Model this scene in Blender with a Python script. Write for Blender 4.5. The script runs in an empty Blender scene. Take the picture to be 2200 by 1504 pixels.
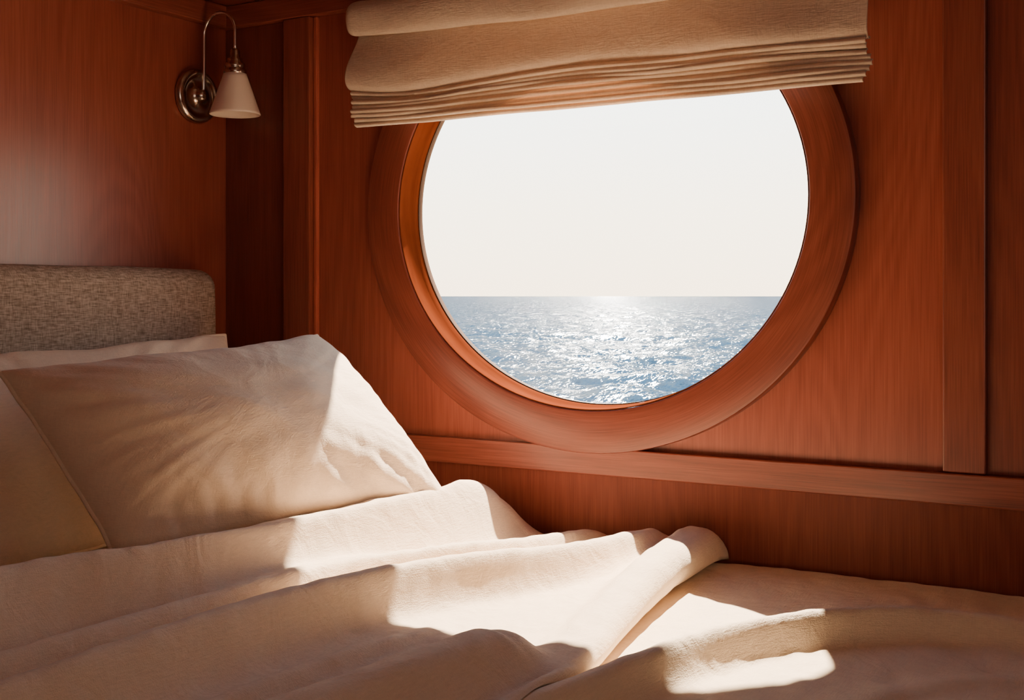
import bpy, bmesh, math, random
from mathutils import Vector, Matrix, noise
random.seed(4)
scene=bpy.context.scene
COL=scene.collection

# ------------------------------------------------------------------ helpers
def link(o): COL.objects.link(o); return o
def meta(o,label=None,category=None,kind=None,group=None):
    if label: o["label"]=label
    if category: o["category"]=category
    if kind: o["kind"]=kind
    if group: o["group"]=group
def empty(name,loc,**k):
    e=bpy.data.objects.new(name,None); e.empty_display_size=.05; e.location=loc; link(e); meta(e,**k); return e
def mk(name,verts,faces,mat,parent=None,smooth=True,uvs=None,sharp=None,**k):
    vs=[Vector(v) for v in verts]
    lo=Vector((min(v.x for v in vs),min(v.y for v in vs),min(v.z for v in vs)))
    hi=Vector((max(v.x for v in vs),max(v.y for v in vs),max(v.z for v in vs)))
    c=(lo+hi)/2
    if parent is None: c.z=lo.z
    me=bpy.data.meshes.new(name)
    me.from_pydata([v-c for v in vs],[],faces)
    if uvs:
        uvl=me.uv_layers.new(name="UVMap")
        for p in me.polygons:
            for li in p.loop_indices:
                uvl.data[li].uv=uvs[me.loops[li].vertex_index]
    bm=bmesh.new(); bm.from_mesh(me)
    bmesh.ops.recalc_face_normals(bm,faces=bm.faces[:])
    bm.to_mesh(me); bm.free()
    if smooth:
        for p in me.polygons: p.use_smooth=True
    if sharp: me.set_sharp_from_angle(angle=math.radians(sharp))
    me.materials.append(mat)
    o=bpy.data.objects.new(name,me); link(o)
    if parent is not None:
        o.parent=parent; o.location=c-parent.location
    else: o.location=c
    meta(o,**k)
    return o
def boxvf(x0,x1,y0,y1,z0,z1,bev=0.003,seg=2):
    bm=bmesh.new(); bmesh.ops.create_cube(bm,size=1)
    for v in bm.verts:
        v.co=Vector(((x0+x1)/2+v.co.x*(x1-x0),(y0+y1)/2+v.co.y*(y1-y0),(z0+z1)/2+v.co.z*(z1-z0)))
    if bev>0: bmesh.ops.bevel(bm,geom=bm.edges[:],offset=bev,segments=seg,affect='EDGES',profile=.5)
    bm.verts.index_update()
    vs=[v.co.copy() for v in bm.verts]; fs=[[v.index for v in f.verts] for f in bm.faces]
    bm.free(); return vs,fs
def box(name,b,mat,bev=.002,seg=2,smooth=False,**k):
    v,f=boxvf(*b,bev=bev,seg=seg); return mk(name,v,f,mat,smooth=smooth,**k)
def tube(path,r,n=14,cap=True):
    path=[Vector(p) for p in path]; vs=[];fs=[]
    T=[(path[min(i+1,len(path)-1)]-path[max(i-1,0)]).normalized() for i in range(len(path))]
    up=Vector((0,0,1)) if abs(T[0].z)<.9 else Vector((1,0,0))
    N=(up-T[0]*up.dot(T[0])).normalized()
    for i,p in enumerate(path):
        N=(N-T[i]*N.dot(T[i])).normalized(); B=T[i].cross(N)
        rr=r[i] if isinstance(r,(list,tuple)) else r
        for k in range(n):
            a=2*math.pi*k/n; vs.append(p+N*math.cos(a)*rr+B*math.sin(a)*rr)
    for i in range(len(path)-1):
        for k in range(n):
            fs.append([i*n+k,i*n+(k+1)%n,(i+1)*n+(k+1)%n,(i+1)*n+k])
    if cap:
        fs.append(list(range(n))[::-1]); fs.append([(len(path)-1)*n+k for k in range(n)])
    return vs,fs
def lathe(prof,M,n=48,closed=False):
    vs=[];fs=[]
    for r,z in prof:
        for k in range(n):
            a=2*math.pi*k/n; vs.append(M@Vector((r*math.cos(a),r*math.sin(a),z)))
    m=len(prof)
    rng=m if closed else m-1
    for i in range(rng):
        j=(i+1)%m
        for k in range(n):
            fs.append([i*n+k,i*n+(k+1)%n,j*n+(k+1)%n,j*n+k])
    return vs,fs
def interp(tab,t):
    if t<=tab[0][0]: return tab[0][1]
    for a,b in zip(tab,tab[1:]):
        if t<=b[0]:
            f=(t-a[0])/(b[0]-a[0])
            return a[1]+(b[1]-a[1])*f
    return tab[-1][1]
def smoothline(pts,it=3):
    P=[Vector(p) for p in pts]
    for _ in range(it):
        Q=[P[0]]
        for a,b in zip(P,P[1:]):
            Q.append(a*.75+b*.25); Q.append(a*.25+b*.75)
        Q.append(P[-1]); P=Q
    return P

# ------------------------------------------------------------------ materials
def newmat(name):
    m=bpy.data.materials.new(name); m.use_nodes=True
    nt=m.node_tree; b=nt.nodes["Principled BSDF"]; return m,nt,b
def ramp(nt,stops):
    r=nt.nodes.new("ShaderNodeValToRGB"); e=r.color_ramp.elements
    e[0].position=stops[0][0]; e[0].color=(*stops[0][1],1)
    e[1].position=stops[-1][0]; e[1].color=(*stops[-1][1],1)
    for p,c in stops[1:-1]:
        x=e.new(p); x.color=(*c,1)
    return r
def wood(name,axis='z',tone=1.0,rough=.38,uv=False,spec=.5,contrast=1.0,coat=.25,hue=(1,1,1)):
    m,nt,b=newmat(name); N=nt.nodes; L=nt.links
    tc=N.new("ShaderNodeTexCoord"); src=tc.outputs["UV" if uv else "Object"]
    def mp(s_al,s_ac):
        mpn=N.new("ShaderNodeMapping")
        sc={'x':(s_al,s_ac,s_ac),'y':(s_ac,s_al,s_ac),'z':(s_ac,s_ac,s_al)}[axis]
        mpn.inputs["Scale"].default_value=sc; L.new(src,mpn.inputs[0]); return mpn
    m1=mp(1.0,6); n1=N.new("ShaderNodeTexNoise"); n1.inputs["Scale"].default_value=1.0; n1.inputs["Detail"].default_value=3
    n1.inputs["Roughness"].default_value=.5; n1.inputs["Distortion"].default_value=.6; L.new(m1.outputs[0],n1.inputs["Vector"])
    m2=mp(11,560); n2=N.new("ShaderNodeTexNoise"); n2.inputs["Scale"].default_value=1.0; n2.inputs["Detail"].default_value=4; L.new(m2.outputs[0],n2.inputs["Vector"])
    m3=mp(.9,5.5); w=N.new("ShaderNodeTexNoise"); w.inputs["Scale"].default_value=.8; w.inputs["Detail"].default_value=1.5; w.inputs["Distortion"].default_value=.4
    L.new(m3.outputs[0],w.inputs["Vector"])
    mul=N.new("ShaderNodeMath"); mul.operation='MULTIPLY'; mul.inputs[1].default_value=140; L.new(w.outputs["Fac"],mul.inputs[0])
    sn=N.new("ShaderNodeMath"); sn.operation='SINE'; L.new(mul.outputs[0],sn.inputs[0])
    t=tone; h=hue
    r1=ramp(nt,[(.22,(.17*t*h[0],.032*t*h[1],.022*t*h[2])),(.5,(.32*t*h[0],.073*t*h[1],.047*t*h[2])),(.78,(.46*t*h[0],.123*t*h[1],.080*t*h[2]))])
    a1=N.new("ShaderNodeMath"); a1.operation='MULTIPLY_ADD'; a1.inputs[1].default_value=.045*contrast; L.new(sn.outputs[0],a1.inputs[0])
    d1=N.new("ShaderNodeMath"); d1.operation='MULTIPLY_ADD'; d1.inputs[1].default_value=.32; d1.inputs[2].default_value=.34; L.new(n1.outputs["Fac"],d1.inputs[0]); L.new(d1.outputs[0],a1.inputs[2])
    s2=N.new("ShaderNodeMath"); s2.operation='SUBTRACT'; s2.inputs[1].default_value=.5; L.new(n2.outputs["Fac"],s2.inputs[0])
    a2=N.new("ShaderNodeMath"); a2.operation='MULTIPLY_ADD'; a2.inputs[1].default_value=.65*contrast; L.new(s2.outputs[0],a2.inputs[0]); L.new(a1.outputs[0],a2.inputs[2])
    L.new(a2.outputs[0],r1.inputs[0]); L.new(r1.outputs[0],b.inputs["Base Color"])
    rr=N.new("ShaderNodeMath"); rr.operation='MULTIPLY_ADD'; rr.inputs[1].default_value=.15; rr.inputs[2].default_value=rough-.07; L.new(n2.outputs["Fac"],rr.inputs[0])
    L.new(rr.outputs[0],b.inputs["Roughness"])
    b.inputs["Specular IOR Level"].default_value=spec
    b.inputs["Coat Weight"].default_value=coat; b.inputs["Coat Roughness"].default_value=.28
    bp=N.new("ShaderNodeBump"); bp.inputs["Strength"].default_value=.12; bp.inputs["Distance"].default_value=.001
    L.new(n2.outputs["Fac"],bp.inputs["Height"]); L.new(bp.outputs[0],b.inputs["Normal"])
    return m
def cloth(name,c,rough=.9,weave=700,trans=0,sheen=.25,bump=.25,wr=0.0,var=.06):
    m,nt,b=newmat(name); N=nt.nodes; L=nt.links
    tc=N.new("ShaderNodeTexCoord")
    hs=[]
    for s in ((weave,weave*.12,weave*.12),(weave*.12,weave,weave),(weave*.12,weave*.12,weave)):
        mpn=N.new("ShaderNodeMapping"); mpn.inputs["Scale"].default_value=s; L.new(tc.outputs["Object"],mpn.inputs[0])
        n=N.new("ShaderNodeTexNoise"); n.inputs["Scale"].default_value=1; n.inputs["Detail"].default_value=2; L.new(mpn.outputs[0],n.inputs["Vector"]); hs.append(n)
    a=N.new("ShaderNodeMath"); a.operation='ADD'; L.new(hs[0].outputs["Fac"],a.inputs[0]); L.new(hs[1].outputs["Fac"],a.inputs[1])
    a3=N.new("ShaderNodeMath"); a3.operation='ADD'; L.new(a.outputs[0],a3.inputs[0]); L.new(hs[2].outputs["Fac"],a3.inputs[1])
    r=ramp(nt,[(.35,tuple(x*(1-var) for x in c)),(.65,tuple(min(1,x*(1+var)) for x in c))])
    d=N.new("ShaderNodeMath"); d.operation='DIVIDE'; d.inputs[1].default_value=3; L.new(a3.outputs[0],d.inputs[0])
    L.new(d.outputs[0],r.inputs[0]); L.new(r.outputs[0],b.inputs["Base Color"])
    b.inputs["Roughness"].default_value=rough; b.inputs["Specular IOR Level"].default_value=.2
    b.inputs["Sheen Weight"].default_value=sheen; b.inputs["Sheen Roughness"].default_value=.5
    b.inputs["Sheen Tint"].default_value=(1,.88,.74,1)
    bp=N.new("ShaderNodeBump"); bp.inputs["Strength"].default_value=bump; bp.inputs["Distance"].default_value=.0012
    L.new(a3.outputs[0],bp.inputs["Height"])
    last=bp
    if wr>0:
        n=N.new("ShaderNodeTexNoise"); n.inputs["Scale"].default_value=15; n.inputs["Detail"].default_value=4; n.inputs["Distortion"].default_value=1.4
        L.new(tc.outputs["Object"],n.inputs["Vector"])
        b2=N.new("ShaderNodeBump"); b2.inputs["Strength"].default_value=wr; b2.inputs["Distance"].default_value=.01
        L.new(n.outputs["Fac"],b2.inputs["Height"]); L.new(bp.outputs[0],b2.inputs["Normal"]); last=b2
    L.new(last.outputs[0],b.inputs["Normal"])
    if trans>0:
        out=N["Material Output"]; tr=N.new("ShaderNodeBsdfTranslucent"); tr.inputs[0].default_value=(c[0],c[1]*.85,c[2]*.7,1)
        mx=N.new("ShaderNodeMixShader"); mx.inputs[0].default_value=trans
        L.new(b.outputs[0],mx.inputs[1]); L.new(tr.outputs[0],mx.inputs[2]); L.new(mx.outputs[0],out.inputs[0])
    return m
def simple(name,c,rough=.5,metal=0,spec=.5,nscale=40,var=.08):
    m,nt,b=newmat(name); N=nt.nodes; L=nt.links
    tc=N.new("ShaderNodeTexCoord"); n=N.new("ShaderNodeTexNoise"); n.inputs["Scale"].default_value=nscale; n.inputs["Detail"].default_value=3
    L.new(tc.outputs["Object"],n.inputs["Vector"])
    r=ramp(nt,[(.3,tuple(x*(1-var) for x in c)),(.7,tuple(min(1,x*(1+var)) for x in c))]); L.new(n.outputs["Fac"],r.inputs[0])
    L.new(r.outputs[0],b.inputs["Base Color"]); b.inputs["Roughness"].default_value=rough; b.inputs["Metallic"].default_value=metal
    b.inputs["Specular IOR Level"].default_value=spec
    return m

W_PANEL=wood("cherry_panel",'z',.92,contrast=.75)
W_PANEL_H=wood("cherry_panel_head",'z',.95,rough=.36,coat=.2,contrast=.75)
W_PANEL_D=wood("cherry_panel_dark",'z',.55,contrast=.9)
W_PANEL_L_SHADE=wood("cherry_panel_low_shade",'z',.56,contrast=.75,coat=0,spec=.2,rough=.5)  # same wall wood, toned darker for the shade below the rail
W_PANEL_R_SHADE=wood("cherry_panel_side_shade",'z',.68,contrast=.75,coat=.1)  # wall wood again, shade right of the batten put into the colour
W_POST=wood("cherry_post",'z',.72,contrast=1.0)
W_RAIL=wood("cherry_rail",'x',.70,contrast=1.1,coat=.1)
W_RAILY=wood("cherry_rail_side",'y',.75,contrast=1.2)
W_CEIL=wood("cherry_ceiling",'x',.5)
W_CROWN=wood("cherry_crown",'x',.75,contrast=1.1)
W_RING=wood("cherry_ring",'x',.62,uv=True,contrast=1.0,coat=.08,rough=.40)
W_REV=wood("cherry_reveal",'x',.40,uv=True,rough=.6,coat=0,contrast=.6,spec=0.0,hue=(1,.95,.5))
W_BEAD=wood("cherry_bead",'z',1.3)
W_FLOOR=wood("floor_wood",'x',.7)
LINEN=cloth("cream_linen",(.80,.62,.45),wr=.36,bump=.45)
LINEN_P=cloth("cream_pillow_linen",(.79,.62,.46),wr=.30,bump=.4)
LINEN_S=cloth("ivory_linen",(.82,.65,.47),wr=.38,bump=.45)
BLIND=cloth("tan_blind_linen",(.74,.61,.49),weave=500,trans=.22,wr=.35,var=.10,bump=.4)
def boucle():
    m,nt,b=newmat("woven_boucle"); N=nt.nodes; L=nt.links
    tc=N.new("ShaderNodeTexCoord")
    def nz(s,d=3,dist=0):
        mpn=N.new("ShaderNodeMapping"); mpn.inputs["Scale"].default_value=s; L.new(tc.outputs["Object"],mpn.inputs[0])
        n=N.new("ShaderNodeTexNoise"); n.inputs["Scale"].default_value=1; n.inputs["Detail"].default_value=d; n.inputs["Distortion"].default_value=dist
        L.new(mpn.outputs[0],n.inputs["Vector"]); return n
    a=nz((350,600,80),3,.3); c=nz((110,60,560),3,.3)
    m1=N.new("ShaderNodeMath"); m1.operation='MULTIPLY'; m1.inputs[1].default_value=.42; L.new(a.outputs["Fac"],m1.inputs[0])
    mx=N.new("ShaderNodeMath"); mx.operation='MULTIPLY_ADD'; mx.inputs[1].default_value=.58; L.new(c.outputs["Fac"],mx.inputs[0]); L.new(m1.outputs[0],mx.inputs[2])
    r=ramp(nt,[(.36,(.21,.145,.105)),(.49,(.37,.275,.21)),(.62,(.56,.43,.34))]); L.new(mx.outputs[0],r.inputs[0]); L.new(r.outputs[0],b.inputs["Base Color"])
    b.inputs["Roughness"].default_value=.95; b.inputs["Specular IOR Level"].default_value=.15
    bp=N.new("ShaderNodeBump"); bp.inputs["Strength"].default_value=.6; bp.inputs["Distance"].default_value=.0016
    L.new(mx.outputs[0],bp.inputs["Height"]); L.new(bp.outputs[0],b.inputs["Normal"]); return m
BOUCLE=boucle()
METAL=simple("aged_nickel",(.84,.76,.68),rough=.16,metal=1)
METAL_D=simple("dark_nickel",(.58,.49,.41),rough=.2,metal=1)
SHADE=simple("frosted_shade",(.90,.78,.68),rough=.45,nscale=8,var=.02)
GASKET=simple("dark_gasket",(.07,.035,.02),rough=.6,spec=.1)
MATT=simple("mattress_ticking",(.7,.62,.52),rough=.9)
def glassm():
    m,nt,b=newmat("window_glass"); N=nt.nodes; L=nt.links; out=N["Material Output"]
    tr=N.new("ShaderNodeBsdfTransparent"); gl=N.new("ShaderNodeBsdfGlossy"); gl.inputs["Roughness"].default_value=.02
    fr=N.new("ShaderNodeFresnel"); fr.inputs[0].default_value=1.35; mx=N.new("ShaderNodeMixShader")
    L.new(fr.outputs[0],mx.inputs[0]); L.new(tr.outputs[0],mx.inputs[1]); L.new(gl.outputs[0],mx.inputs[2]); L.new(mx.outputs[0],out.inputs[0]); return m
GLASS=glassm()
def seam():
    m,nt,b=newmat("sea_water"); N=nt.nodes; L=nt.links; out=N["Material Output"]
    tc=N.new("ShaderNodeTexCoord")
    def nz(s,k,det=2):
        mpn=N.new("ShaderNodeMapping"); mpn.inputs["Scale"].default_value=s; L.new(tc.outputs["Object"],mpn.inputs[0])
        n=N.new("ShaderNodeTexNoise"); n.inputs["Scale"].default_value=1; n.inputs["Detail"].default_value=det; n.inputs["Roughness"].default_value=.6
        L.new(mpn.outputs[0],n.inputs["Vector"])
        sb=N.new("ShaderNodeVectorMath"); sb.operation='SUBTRACT'; sb.inputs[1].default_value=(.5,.5,.5); L.new(n.outputs["Color"],sb.inputs[0])
        ml=N.new("ShaderNodeVectorMath"); ml.operation='MULTIPLY'; ml.inputs[1].default_value=(k*.7,k,0); L.new(sb.outputs[0],ml.inputs[0]); return ml
    a=nz((9,2.6,1),3.8,3); c=nz((1.6,.6,1),2.0,2)
    g=N.new("ShaderNodeNewGeometry")
    s1=N.new("ShaderNodeVectorMath"); s1.operation='ADD'; L.new(a.outputs[0],s1.inputs[0]); L.new(c.outputs[0],s1.inputs[1])
    s2=N.new("ShaderNodeVectorMath"); s2.operation='ADD'; L.new(s1.outputs[0],s2.inputs[0]); L.new(g.outputs["Normal"],s2.inputs[1])
    nn=N.new("ShaderNodeVectorMath"); nn.operation='NORMALIZE'; L.new(s2.outputs[0],nn.inputs[0])
    df=N.new("ShaderNodeBsdfDiffuse"); df.inputs["Color"].default_value=(.10,.185,.225,1)
    gl=N.new("ShaderNodeBsdfGlossy"); gl.inputs["Roughness"].default_value=.14; gl.inputs["Color"].default_value=(1,1,1,1)
    L.new(nn.outputs[0],gl.inputs["Normal"]); L.new(nn.outputs[0],df.inputs["Normal"])
    mx=N.new("ShaderNodeMixShader"); mx.inputs[0].default_value=.13
    L.new(df.outputs[0],mx.inputs[1]); L.new(gl.outputs[0],mx.inputs[2]); L.new(mx.outputs[0],out.inputs[0])
    return m
SEA=seam()

# ------------------------------------------------------------------ room shell
CX,CZ=.811,1.199
A_IN,B_IN=.373,.336
X1,Y1,Z0,Z1=2.9,-2.7,-.35,1.617
def wall_hole():
    n=128; vs=[];fs=[]
    a,b=A_IN+.012,B_IN+.012
    x0,x1,z0,z1=-.08,X1+.08,Z0-.05,Z1+.06
    for yy in (0,.045):
        for k in range(n):
            t=2*math.pi*k/n; vs.append((CX+a*math.cos(t),yy,CZ+b*math.sin(t)))
        for k in range(n):
            t=2*math.pi*k/n; c,s=math.cos(t),math.sin(t)
            f=1e9
            if c>1e-6: f=min(f,(x1-CX)/c)
            if c<-1e-6: f=min(f,(x0-CX)/c)
            if s>1e-6: f=min(f,(z1-CZ)/s)
            if s<-1e-6: f=min(f,(z0-CZ)/s)
            vs.append((CX+f*c,yy,CZ+f*s))
    for y0 in (0,2*n):
        for k in range(n):
            fs.append([y0+k,y0+(k+1)%n,y0+n+(k+1)%n,y0+n+k])
    for k in range(n):
        fs.append([k,(k+1)%n,2*n+(k+1)%n,2*n+k]); fs.append([n+k,n+(k+1)%n,3*n+(k+1)%n,3*n+k])
    for (X,Z) in ((x0,z0),(x1,z0),(x0,z1),(x1,z1)):
        for k in range(n):
            p=Vector(vs[n+k]); q=Vector(vs[n+(k+1)%n])
            if abs(p.x-q.x)>1e-5 and abs(p.z-q.z)>1e-5:
                if (abs(p.x-X)<1e-4 or abs(q.x-X)<1e-4) and (abs(p.z-Z)<1e-4 or abs(q.z-Z)<1e-4):
                    i=len(vs); vs.append((X,0,Z)); vs.append((X,.045,Z))
                    fs.append([n+k,n+(k+1)%n,i]); fs.append([3*n+k,3*n+(k+1)%n,i+1])
    return vs,fs
v,f=wall_hole()
mk("wall_north",v,f,W_PANEL,smooth=False,label="glossy reddish cherry wood panelled cabin wall with oval porthole",category="wall",kind="structure")
box("wall_west",(-.08,0,Y1-.08,-.0005,Z0-.05,Z1+.06),W_PANEL_H,bev=0,label="polished cherry wood wall behind the bed head",category="wall",kind="structure")
box("wall_east",(X1,X1+.08,Y1-.08,-.0005,Z0-.05,Z1+.06),W_PANEL,bev=0,label="cherry wood panelled cabin wall at the bed foot",category="wall",kind="structure")
box("wall_south",(.0005,X1-.0005,Y1-.08,Y1,Z0-.05,Z1+.06),W_PANEL,bev=0,label="cherry wood panelled cabin wall opposite the porthole",category="wall",kind="structure")
box("floor",(.0005,X1-.0005,Y1+.0005,-.0005,Z0-.05,Z0),W_FLOOR,bev=0,label="dark varnished wooden cabin floor",category="floor",kind="structure")
box("ceiling",(.0005,X1-.0005,Y1+.0005,-.0005,Z1,Z1+.06),W_CEIL,bev=0,label="low dark wood cabin ceiling",category="ceiling",kind="structure")
box("trim_1",(.0005,X1-.001,-.022,0,1.574,Z1-.0005),W_CROWN,label="wooden crown moulding above the porthole wall",category="trim",kind="structure")
box("trim_2",(0,.022,Y1+.001,-.0225,1.574,Z1-.0005),W_RAILY,label="wooden crown moulding above the bed head",category="trim",kind="structure")
box("trim_3",(.164,.229,-.020,0,.45,1.5735),W_POST,label="vertical cherry wood batten near the cabin corner",category="trim",kind="structure")
box("trim_4",(.2295,.238,-.009,0,.45,1.5735),W_BEAD,bev=.002,label="slim pale wood bead beside vertical batten",category="trim",kind="structure")
box("trim_5",(1.371,1.428,-.014,0,.8035,1.5735),W_POST,label="vertical cherry wood batten standing on rail",category="trim",kind="structure")
box("trim_6",(.2385,X1-.001,-.020,0,.759,.803),W_RAIL,label="horizontal cherry wood rail under the porthole",category="trim",kind="structure")
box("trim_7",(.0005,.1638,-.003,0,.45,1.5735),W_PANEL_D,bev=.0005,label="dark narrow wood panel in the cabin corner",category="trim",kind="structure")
box("trim_8",(.2385,X1-.001,-.003,0,.45,.7588),W_PANEL_L_SHADE,bev=.0005,label="wood panel under the horizontal rail, shade toned into its colour",category="trim",kind="structure")
box("trim_9",(1.4282,X1-.001,-.003,0,.8035,1.5735),W_PANEL_R_SHADE,bev=.0005,label="wood wall panel beside vertical batten, colour darkened for shade",category="trim",kind="structure")

# ------------------------------------------------------------------ window
win=empty("window_1",(CX,0,CZ-B_IN-.07),label="oval porthole window with wide cherry wood frame",category="window",kind="structure")
def oval_loft(prof,n=160,closed=True,uscale=2.6,a0=A_IN,b0=B_IN):
    vs=[];fs=[];uv=[]
    m=len(prof)
    for i,(o,y) in enumerate(prof):
        for k in range(n+1):
            t=2*math.pi*k/n+math.pi/2; vs.append((CX+(a0+o)*math.cos(t),y,CZ+(b0+o)*math.sin(t))); uv.append((uscale*k/n,o+abs(y)*.3))
    for i in range(m if closed else m-1):
        j=(i+1)%m
        for k in range(n): fs.append([i*(n+1)+k,i*(n+1)+k+1,j*(n+1)+k+1,j*(n+1)+k])
    return vs,fs,uv
prof=[(0,-.001),(0,-.0225),(.0008,-.024),(.0025,-.025),(.0655,-.025),(.0680,-.0242),(.069,-.0225),(.069,-.001)]
v,f,u=oval_loft(prof); mk("frame",v,f,W_RING,parent=win,uvs=u,sharp=40,label="wide flat cherry wood ring")
prof=[(-.0004,-.0218),(-.0012,-.0228),(-.0022,-.0222),(-.0045,.014),(-.0056,.015),(-.0056,.040),(-.0004,.040)]
v,f,u=oval_loft(prof); mk("inner_frame",v,f,W_REV,parent=win,uvs=u,sharp=50,label="varnished wood inner reveal")
prof=[(-.0058,.029),(-.0074,.029),(-.0074,.040),(-.0058,.040)]
v,f,u=oval_loft(prof); mk("gasket",v,f,GASKET,parent=win,sharp=35,label="thin dark rubber seal")
vs=[(CX,.034,CZ)];n=96
for k in range(n):
    t=2*math.pi*k/n; vs.append((CX+(A_IN-.0072)*math.cos(t),.034,CZ+(B_IN-.0072)*math.sin(t)))
fs=[[0,1+k,1+(k+1)%n] for k in range(n)]
mk("glass_pane",vs,fs,GLASS,parent=win,smooth=False,label="clear glass")

# ------------------------------------------------------------------ bed
bed=empty("bed",(1.15,-.78,Z0),label="cabin bed with woven beige upholstered headboard beside porthole",category="bed")
box("bed_base",(.003,2.25,-1.56,-.004,Z0,.40),W_POST,bev=.006,parent=bed)
box("mattress",(.085,2.22,-1.54,-.02,.401,.610),MATT,bev=.035,seg=5,smooth=True,parent=bed)
def headboard():
    v,f=boxvf(.004,.078,-1.54,-.092,.405,1.100,bev=.034,seg=7)
    bm=bmesh.new(); bv=[bm.verts.new(p) for p in v]
    for q in f: bm.faces.new([bv[i] for i in q])
    bmesh.ops.subdivide_edges(bm,edges=[e for e in bm.edges if e.calc_length()>.2],cuts=14,use_grid_fill=True)
    for p in bm.verts:
        n_=noise.noise(Vector((p.co.x*3,p.co.y*6,p.co.z*6)))*.003
        if p.co.x>.06:
            p.co.x+=n_+.006*math.sin(max(0,min(1,(p.co.z-.405)/.68))*math.pi)
        if p.co.z>1.06: p.co.z+=noise.noise(Vector((0,p.co.y*5,3)))*.004
    bm.verts.index_update()
    v=[x.co.copy() for x in bm.verts]; f=[[x.index for x in q.verts] for q in bm.faces]; bm.free(); return v,f
v,f=headboard(); mk("headboard",v,f,BOUCLE,parent=bed,label="padded headboard in beige woven boucle")

# ridge with a steeper side towards +x / -y (right hand side of its line)
def ridge(P,x,y,amp,w,steep=.72):
    best=1e9;bt=0;sg=0;n=len(P)-1
    for i in range(n):
        a=P[i];b=P[i+1];dx=b.x-a.x;dy=b.y-a.y;l=dx*dx+dy*dy
        ax=x-a.x;ay=y-a.y
        t=(ax*dx+ay*dy)/l if l>0 else 0
        t=0 if t<0 else (1 if t>1 else t)
        ex=ax-t*dx;ey=ay-t*dy
        d=ex*ex+ey*ey
        if d<best: best=d;bt=(i+t)/n;sg=(dx*ay-dy*ax)/math.sqrt(l)
    A=interp(amp,bt) if isinstance(amp,list) else amp
    W=interp(w,bt) if isinstance(w,list) else w
    s=max(-1,min(1,sg/(W*.6)))
    s=s*(1.5-.5*s*s)
    W*=1+(steep-1)*(.5-.5*s)+(1.15-1)*(.5+.5*s)
    return A*math.exp(-(best/(W*W))**1.15)
def sl(pts): return smoothline([(p[0],p[1],0) for p in pts],2)

L1=sl([(1.12,-1.15),(1.171,-.787),(1.220,-.531),(1.275,-.410),(1.345,-.320),(1.44,-.265),(1.56,-.25),(1.9,-.26)])
L2=sl([(1.36,-.70),(1.44,-.46),(1.60,-.36),(1.9,-.40)])
L3=sl([(1.47,-.72),(1.60,-.52),(1.9,-.52)])
def HL(x,y):
    z=.640
    if x>.98:
        z+=ridge(L1,x,y,[(0,.030),(.3,.042),(.55,.038),(.7,.034),(.85,.028),(1,.020)],[(0,.036),(.5,.026),(.7,.028),(1,.034)],.62)
        z+=ridge(L2,x,y,.006,.022)+ridge(L3,x,y,.009,.024)
    z+=.008*math.exp(-((x-1.32)/.24)**2)*math.exp(-((y+.03)/.10)**2)
    z+=noise.noise(Vector((x*5,y*5,1)))*.0035+noise.noise(Vector((x*13+y*6,y*15-x*5,2)))*.0015
    if x>1.3: z+=noise.noise(Vector((x*24+y*14,y*10,5)))*.0030*min(1,(x-1.3)/.15)
    z+=noise.noise(Vector((x*40+y*20,y*16-x*9,6)))*.0018
    return z
def coverlet():
    x0,x1,y0,y1=.090,2.27,-1.60,-.006
    xs=[x0+(1.0-x0)*i/60 for i in range(60)]+[1.0+.62*i/150 for i in range(150)]+[1.62+(x1-1.62)*i/50 for i in range(51)]
    ys=[y0+(y1-y0)*j/260 for j in range(261)]
    vs=[];fs=[];r=.03
    for x in xs:
        for y in ys:
            z=HL(x,y)
            for d in (x-x0,x1-x,y-y0,y1-y):
                if d<r:
                    z-= (1-math.sqrt(max(0,1-(1-d/r)**2)))*.02
            vs.append((x,y,z))
    n=len(ys)
    for i in range(len(xs)-1):
        for j in range(n-1): fs.append([i*n+j,(i+1)*n+j,(i+1)*n+j+1,i*n+j+1])
    border=[i*n for i in range(len(xs))]+[(len(xs)-1)*n+j for j in range(1,n)]+[i*n+n-1 for i in range(len(xs)-2,-1,-1)]+[j for j in range(n-2,0,-1)]
    base=len(vs)
    for b in border:
        x,y,z=vs[b]; zz=.30 if (y<-1.59 or x>2.26) else .611
        vs.append((x,y,zz))
    m=len(border)
    for i in range(m): fs.append([border[i],border[(i+1)%m],base+(i+1)%m,base+i])
    return vs,fs
v,f=coverlet(); mk("coverlet",v,f,LINEN_S,label="ivory linen coverlet spread over the mattress",category="bedspread")

# folded duvet
XA=[(-1.55,.44),(-.92,.475),(-.76,.53),(-.56,.575),(-.37,.60),(-.25,.600),(-.1,.58),(0,.575)]
XB=[(-1.55,1.22),(-1.0,1.18),(-.77,1.160),(-.59,1.138),(-.385,1.096),(-.23,1.070),(0,1.055)]
RA=sl([(.51,-1.5),(.550,-.92),(.592,-.76),(.628,-.56),(.650,-.40),(.656,-.27),(.655,-.16),(.66,-.08)])
RB=sl([(.675,-1.3),(.682,-.78),(.71,-.536),(.755,-.40),(.805,-.277),(.85,-.04)])
RC=sl([(.84,-1.5),(.826,-1.126),(.812,-.756),(.838,-.565),(.916,-.363),(.945,-.20),(.95,-.03)])
RD=sl([(1.01,-1.5),(1.03,-1.0),(1.055,-.84),(1.068,-.71)])
RE=sl([(.925,-1.5),(.92,-1.0),(.915,-.80),(.935,-.62)])
RF=sl([(1.018,-.01),(1.022,-.12),(1.033,-.23),(1.060,-.385),(1.102,-.59),(1.122,-.77)])
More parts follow.
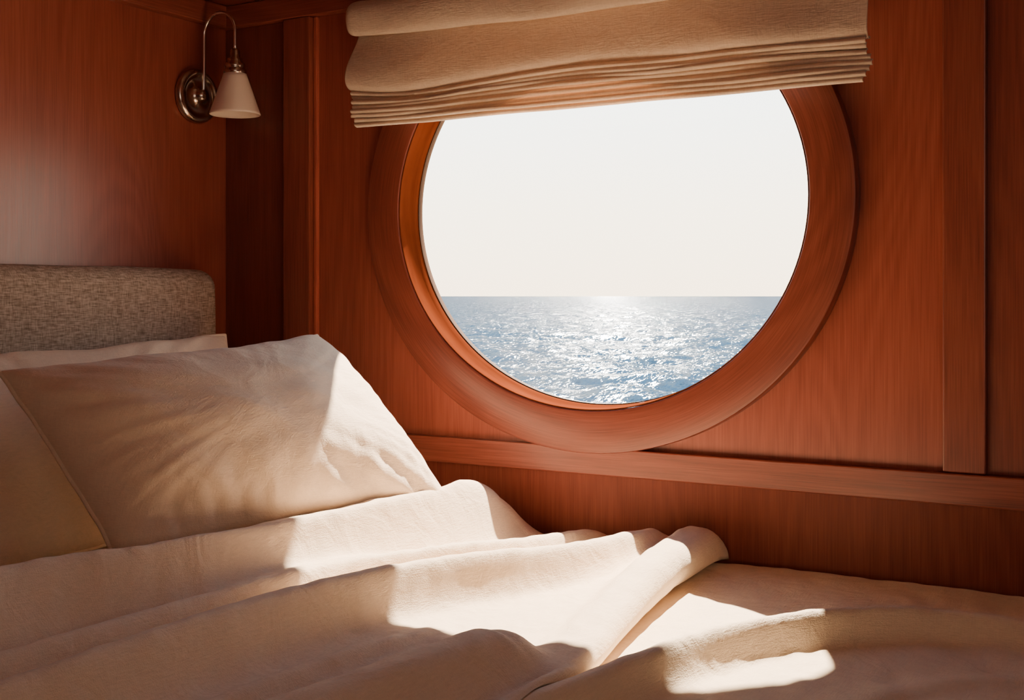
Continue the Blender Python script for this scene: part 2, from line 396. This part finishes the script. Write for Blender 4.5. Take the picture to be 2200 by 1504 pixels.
def HU(x,y):
    z=.658
    z+=ridge(RA,x,y,[(0,.082),(.3,.096),(.5,.106),(.65,.107),(.8,.102),(.92,.092),(1,.080)],[(0,.046),(.5,.050),(.8,.060),(1,.080)],.85)
    z+=ridge(RB,x,y,[(0,.030),(.3,.044),(.7,.042),(1,.018)],.032,.62)
    z+=ridge(RC,x,y,[(0,.052),(.3,.064),(.6,.058),(.85,.042),(1,.022)],[(0,.044),(.6,.038),(1,.043)],.62)
    z+=ridge(RD,x,y,[(0,.036),(.6,.050),(.93,.048),(1,.042)],[(0,.050),(1,.058)],.75)
    z+=ridge(RE,x,y,[(0,.016),(.7,.014),(1,.004)],.022)
    z+=ridge(RF,x,y,[(0,.044),(.2,.048),(.5,.038),(.8,.014),(1,.006)],[(0,.040),(1,.032)],1.0)
    z+=noise.noise(Vector((x*4,y*4,7)))*.005+noise.noise(Vector((x*22,y*5,8)))*.0024
    z+=noise.noise(Vector((x*45+y*18,y*22-x*8,9)))*.0021
    return z
def duvet():
    y0,y1=-1.52,-.012; ny=280; nt=220; na=12; vs=[];fs=[]
    for j in range(ny+1):
        y=y0+(y1-y0)*j/ny
        xa=interp(XA,y)+noise.noise(Vector((0,y*5,3)))*.006; xb=interp(XB,y)+noise.noise(Vector((2,y*3,3)))*.005
        zb=.642
        e=min((y-y0),(y1-y))
        ra=(HU(xa+.03,y)-zb)/2; rb=(HU(xb-.03,y)-zb)/2
        row=[]
        for k in range(na):
            th=-math.pi/2+math.pi*k/na
            row.append((xa+ra-ra*math.cos(th),zb+ra+ra*math.sin(th)))
        for k in range(nt+1):
            t=k/nt; x=xa+ra+(xb-rb-xa-ra)*t
            z=HU(x,y)
            bl=.03
            if x-xa-ra<bl: w=(x-xa-ra)/bl; w=w*w*(3-2*w); z=(zb+2*ra)*(1-w)+z*w
            if xb-rb-x<bl: w=(xb-rb-x)/bl; w=w*w*(3-2*w); z=(zb+2*rb)*(1-w)+z*w
            row.append((x,z))
        for k in range(1,na+1):
            th=math.pi/2-math.pi*k/na
            row.append((xb-rb+rb*math.cos(th),zb+rb+rb*math.sin(th)))
        xs,xe=row[-1][0],row[0][0]
        for k in range(1,30): row.append((xs+(xe-xs)*k/30,0))
        for x,z in row:
            h=HL(x,y); lift=max(0,h-.646)
            r0=.035
            if y>-.5:
                q=max(0,min(1,(.86-x)/.16)); r0=.06+.10*q*q*(3-2*q)
            sc=math.sqrt(max(0.0,1-(1-min(1,e/r0))**2))*.85+.15
            vs.append((x,y,max(zb+(z-zb)*sc+lift*.8,h+.0015)))
    m=len(row)
    for j in range(ny):
        for k in range(m):
            fs.append([j*m+k,j*m+(k+1)%m,(j+1)*m+(k+1)%m,(j+1)*m+k])
    fs.append(list(range(m))); fs.append([ny*m+k for k in range(m)][::-1])
    return vs,fs
v,f=duvet(); mk("duvet",v,f,LINEN,label="cream linen duvet folded back in soft ridges",category="duvet")

# pillows
def pillow(TL,TR,BL,BR,tf,tb,seed,label,kx=.05,ky=.06,wr=1.0,pw=.39):
    TL,TR,BL,BR=map(Vector,(TL,TR,BL,BR)); N=92
    nrm=(TR-TL).cross(TL-BL).normalized()
    if nrm.x<0: nrm=-nrm
    def pos(u,v):
        pu=u*(1-kx*(1-v*v)); pv=v*(1-ky*(1-u*u))
        a=(pu+1)/2; b=(pv+1)/2
        return (BL*(1-a)+BR*a)*(1-b)+(TL*(1-a)+TR*a)*b
    g=[math.sin(math.pi/2*(2*i/N-1)) for i in range(N+1)]
    vs=[];fs=[];idx={}
    for side in (0,1):
        for i in range(N+1):
            for j in range(N+1):
                edge=i in(0,N) or j in(0,N)
                if edge and side==1: idx[(1,i,j)]=idx[(0,i,j)]; continue
                u,v=g[i],g[j]
                e=max(0,(1-u*u)*(1-v*v))
                prof=e**pw*(1-.05*(u*u+v*v))
                T=(tf if side==0 else -tb)*prof
                r=math.sqrt(u*u+v*v)
                ang=math.atan2(v,u)
                w=noise.noise(Vector((math.cos(ang)*11+seed,math.sin(ang)*11,r*1.2)))*.0055*r*r
                w+=noise.noise(Vector((u*1.8+seed,v*1.8,side*5)))*.002
                w+=noise.noise(Vector((u*6+v*4+seed,v*2.5,side*5+3)))*.0018
                if v<-.3: w+=noise.noise(Vector((u*15+seed,v*2.5,9)))*.012*(-v-.3)
                p=pos(u,v)+nrm*(T+(w*wr*(e**.3) if not edge else 0))
                p+= Vector((noise.noise(Vector((u*3,v*3,seed)))*.005,0,noise.noise(Vector((u*3,v*3,seed+9)))*.005))
                idx[(side,i,j)]=len(vs); vs.append(p)
        for i in range(N):
            for j in range(N):
                q=[idx[(side,i,j)],idx[(side,i+1,j)],idx[(side,i+1,j+1)],idx[(side,i,j+1)]]
                fs.append(q if side==0 else q[::-1])
    loop=[(i,0) for i in range(N)]+[(N,j) for j in range(N)]+[(i,N) for i in range(N,0,-1)]+[(0,j) for j in range(N,0,-1)]
    path=[Vector(vs[idx[(0,a,b)]]) for a,b in loop]
    zmin=min(p.z for p in vs); c=(TL+TR+BL+BR)/4
    root=empty("pillow",(c.x,c.y,zmin),label=label,category="pillow")
    mk("pillow_body",vs,fs,LINEN_P,parent=root)
    path.append(path[0]); v2,f2=tube(path,.0034,n=8,cap=False)
    mk("piping",v2,f2,LINEN_P,parent=root)
    return root
pillow((.30,-.738,.948),(.405,-.205,.983),(.520,-.718,.698),(.680,-.205,.712),.106,.05,1.3,"plump cream linen pillow leaning on another, sunlit corner",kx=.03,ky=.13)
pillow((.150,-.90,.962),(.145,-.155,.978),(.360,-.98,.67),(.28,-.18,.69),.045,.030,5.1,"cream linen pillow upright against the woven headboard",wr=1.5)

# ------------------------------------------------------------------ roman blind
blind=empty("roman_blind",(.83,-.05,1.345),label="tan linen roman blind gathered in folds over porthole top",category="blind")
def blind_panel():
    xl,xr=.380,1.285
    prof=[(-.020,1.572,0),(-.040,1.568,0),(-.060,1.54,0),(-.070,1.50,0),(-.076,1.475,.1),(-.082,1.450,.35),(-.086,1.432,.8),(-.085,1.421,1),(-.078,1.414,1),(-.070,1.414,1),(-.066,1.418,.8)]
    NP=8
    zs=[1.4118-.0082*i for i in range(NP)]
    for i,z in enumerate(zs):
        o=[.000,.002,-.001,.001,.000,.002,-.001,.001][i]
        q=1-i/NP
        prof+=[(-.076,z+.0015,.7*q),(-.0785,z+.001,.8*q),(-.081+o,z-.0004,.8*q),(-.084+o,z-.0026,.8*q),(-.083+o,z-.0055,.8*q),(-.080+o,z-.0072,.75*q),(-.077,z-.0066,.7*q)]
    nx=130; vs=[];fs=[]
    m=len(prof)
    for i in range(nx+1):
        t=i/nx
        for k,(y,z,w) in enumerate(prof):
            fold=max(0,(k-4)//7)
            e0=noise.noise(Vector((fold*1.7+k*.12,0,4)))*.010+(-.006 if 4<k<11 else 0)+(.006 if k<4 else 0)
            e1=noise.noise(Vector((fold*2.3,9,4)))*.014
            x=(xl+e0)*(1-t)+(xr+e1)*t
            sag=w*(.022*math.exp(-((t-.14)/.20)**2)*-1 + .012*(1-t) -.006*t)+w*.010*noise.noise(Vector((t*4,fold*.4,1)))
            yy=y+.010*noise.noise(Vector((t*4,fold*.5,z*10)))+ (0.003*math.sin(t*math.pi) if k>3 else 0)
            vs.append((x,yy,z+sag+.0012*noise.noise(Vector((t*9,fold*2.2,2)))))
    for i in range(nx):
        for k in range(m-1): fs.append([i*m+k,(i+1)*m+k,(i+1)*m+k+1,i*m+k+1])
    return vs,fs
v,f=blind_panel(); o=mk("blind_fabric",v,f,BLIND,parent=blind)
s=o.modifiers.new("sub",'SUBSURF'); s.levels=1; s.render_levels=2
s=o.modifiers.new("sol",'SOLIDIFY'); s.thickness=.0010; s.offset=0
def valance():
    prof=[(-.024,1.572),(-.060,1.574),(-.082,1.570),(-.092,1.556),(-.094,1.535),(-.090,1.515),(-.082,1.508),(-.072,1.510),(-.066,1.522),(-.030,1.530)]
    nx=60;vs=[];fs=[];m=len(prof)
    xl,xr=.362,1.292
    for i in range(nx+1):
        t=i/nx
        e=min(t,1-t)*nx/1.5; sc=math.sqrt(max(0,1-(1-min(1,e))**2))*.35+.65
        cy,cz=-.066,1.542
        for k,(y,z) in enumerate(prof):
            sg=-.014*math.sin(math.pi*min(1,t*1.1)) if z<1.54 else 0
            vs.append((xl*(1-t)+xr*t,cy+(y-cy)*sc+.004*noise.noise(Vector((t*6,k*.3,0))),cz+(z-cz)*sc+sg+.005*noise.noise(Vector((t*5,k*.3,7)))))
    for i in range(nx):
        for k in range(m): fs.append([i*m+k,(i+1)*m+k,(i+1)*m+(k+1)%m,i*m+(k+1)%m])
    fs.append(list(range(m))); fs.append([nx*m+k for k in range(m)][::-1])
    return vs,fs
v,f=valance(); o=mk("valance",v,f,BLIND,parent=blind)
s=o.modifiers.new("sub",'SUBSURF'); s.levels=1; s.render_levels=2

# ------------------------------------------------------------------ wall lamp
LY=-.086
lamp=empty("wall_lamp",(0,LY,1.388),label="aged nickel gooseneck wall lamp with white conical shade",category="lamp")
M=Matrix.Translation((0,LY,1.432))@Matrix.Rotation(math.pi/2,4,'Y')
v,f=lathe([(0,.001),(.052,.001),(.053,.006),(.051,.012),(.046,.015),(.041,.015),(.038,.011),(.030,.010),(.018,.013),(.012,.020),(.010,.028),(0,.030)],M)
mk("backplate",v,f,METAL_D,parent=lamp,label="round domed dark metal wall plate")
SX=.105
path=[(.020,LY,1.430),(.024,LY,1.445),(.025,LY,1.47),(.025,LY,1.50),(.025,LY,1.540)]
cxm=(SX+.025)/2; rr=(SX-.025)/2
for k in range(0,19):
    a=math.pi-math.pi*k/18*1.03; path.append((cxm+rr*math.cos(a),LY,1.546+.040*math.sin(a)))
path+=[(SX,LY,1.52),(SX,LY,1.505)]
v,f=tube(path,.0031); mk("arm",v,f,METAL,parent=lamp,label="thin curved metal gooseneck")
M=Matrix.Translation((SX,LY,0))
v,f=lathe([(0,1.514),(.007,1.513),(.009,1.508),(.009,1.497),(.014,1.495),(.0155,1.490),(.0155,1.487),(.018,1.486),(.0195,1.482),(.0195,1.478),(.018,1.476),(.021,1.474),(.022,1.470),(.0215,1.466),(.018,1.463),(0,1.463)],M)
mk("socket",v,f,METAL_D,parent=lamp,label="ribbed metal socket cap")
v,f=lathe([(.0175,1.468),(.021,1.467),(.0240,1.458),(.0345,1.428),(.0460,1.3945),(.0475,1.390),(.0462,1.389),(.0445,1.394),(.033,1.428),(.022,1.459),(.0165,1.462)],M,closed=True,n=64)
mk("lamp_shade",v,f,SHADE,parent=lamp,label="frosted white conical glass shade")

# ------------------------------------------------------------------ sea
def sea():
    cx,cy=1.2,-1.5; zS=-2.0; vs=[];fs=[]; nr,na=520,560
    for i in range(nr+1):
        r=16*(5000/16)**(i/nr)
        for j in range(na+1):
            a=math.radians(65+90*j/na)
            x=cx+r*math.cos(a); y=cy+r*math.sin(a)
            h=0
            if r<1500: h+=noise.noise(Vector((x*.10,y*.16,0)))*.30
            if r<500: h+=noise.noise(Vector((x*.40,y*.55,3)))*.24
            if r<120: h+=noise.noise(Vector((x*1.2,y*1.4,6)))*.08
            if r>300: h*=300/r
            vs.append((x,y,zS+h))
    for i in range(nr):
        for j in range(na): fs.append([i*(na+1)+j,(i+1)*(na+1)+j,(i+1)*(na+1)+j+1,i*(na+1)+j+1])
    return vs,fs
v,f=sea(); mk("sea",v,f,SEA,label="blue rippled sea glittering in sunlight outside porthole",category="sea",kind="stuff")

# ------------------------------------------------------------------ light
w=bpy.data.worlds.new("World"); scene.world=w; w.use_nodes=True
nt=w.node_tree; bg=nt.nodes["Background"]
tc=nt.nodes.new("ShaderNodeTexCoord"); sp=nt.nodes.new("ShaderNodeSeparateXYZ"); nt.links.new(tc.outputs["Generated"],sp.inputs[0])
rp=ramp(nt,[(0.0,(1.0,.78,.54)),(.07,(1.0,.86,.66)),(.165,(.90,.93,.88)),(.24,(.42,.50,.56)),(.35,(.24,.34,.44)),(1.0,(.09,.17,.32))]); nt.links.new(sp.outputs[2],rp.inputs[0])
nt.links.new(rp.outputs[0],bg.inputs[0]); bg.inputs[1].default_value=6.0
# low sun that glitters on the sea
sd=bpy.data.lights.new("sun",'SUN'); sd.energy=3.6; sd.angle=math.radians(.6); sd.color=(1,.92,.80)
so=bpy.data.objects.new("sun",sd); link(so)
d=Vector((.448,-.897,-.20)); so.rotation_euler=d.to_track_quat('-Z','Y').to_euler(); so.location=(-1,5,6)
# added warm spot outside the hull, stands in for sun patches on the bed
kd=bpy.data.lights.new("sun_standin_spot",'SPOT'); kd.energy=8000; kd.color=(1,.84,.65); kd.shadow_soft_size=.028; kd.spot_size=math.radians(40); kd.spot_blend=.1
ko=bpy.data.objects.new("sun_standin_spot",kd); link(ko); ko.location=(.40,2.05,3.97)
ko.rotation_euler=(Vector((.85,-.1,1.0))-ko.location).to_track_quat('-Z','Y').to_euler()
ad=bpy.data.lights.new("cabin_fill",'AREA'); ad.shape='RECTANGLE'; ad.size=1.4; ad.size_y=.9; ad.energy=8.5; ad.color=(1,.78,.60)
ao=bpy.data.objects.new("cabin_fill",ad); link(ao); ao.location=(2.4,-2.35,1.38)
ao.rotation_euler=(Vector((.5,-.4,1.25))-ao.location).to_track_quat('-Z','Y').to_euler()

# ------------------------------------------------------------------ camera
cd=bpy.data.cameras.new("camera"); cd.lens=36*2650/2200; cd.sensor_width=36; cd.shift_y=-117/2200; cd.clip_end=20000; cd.clip_start=.02
co=bpy.data.objects.new("camera",cd); link(co); co.location=(1.746,-1.8,1.05); co.rotation_euler=(math.pi/2,0,math.radians(31.1))
scene.camera=co
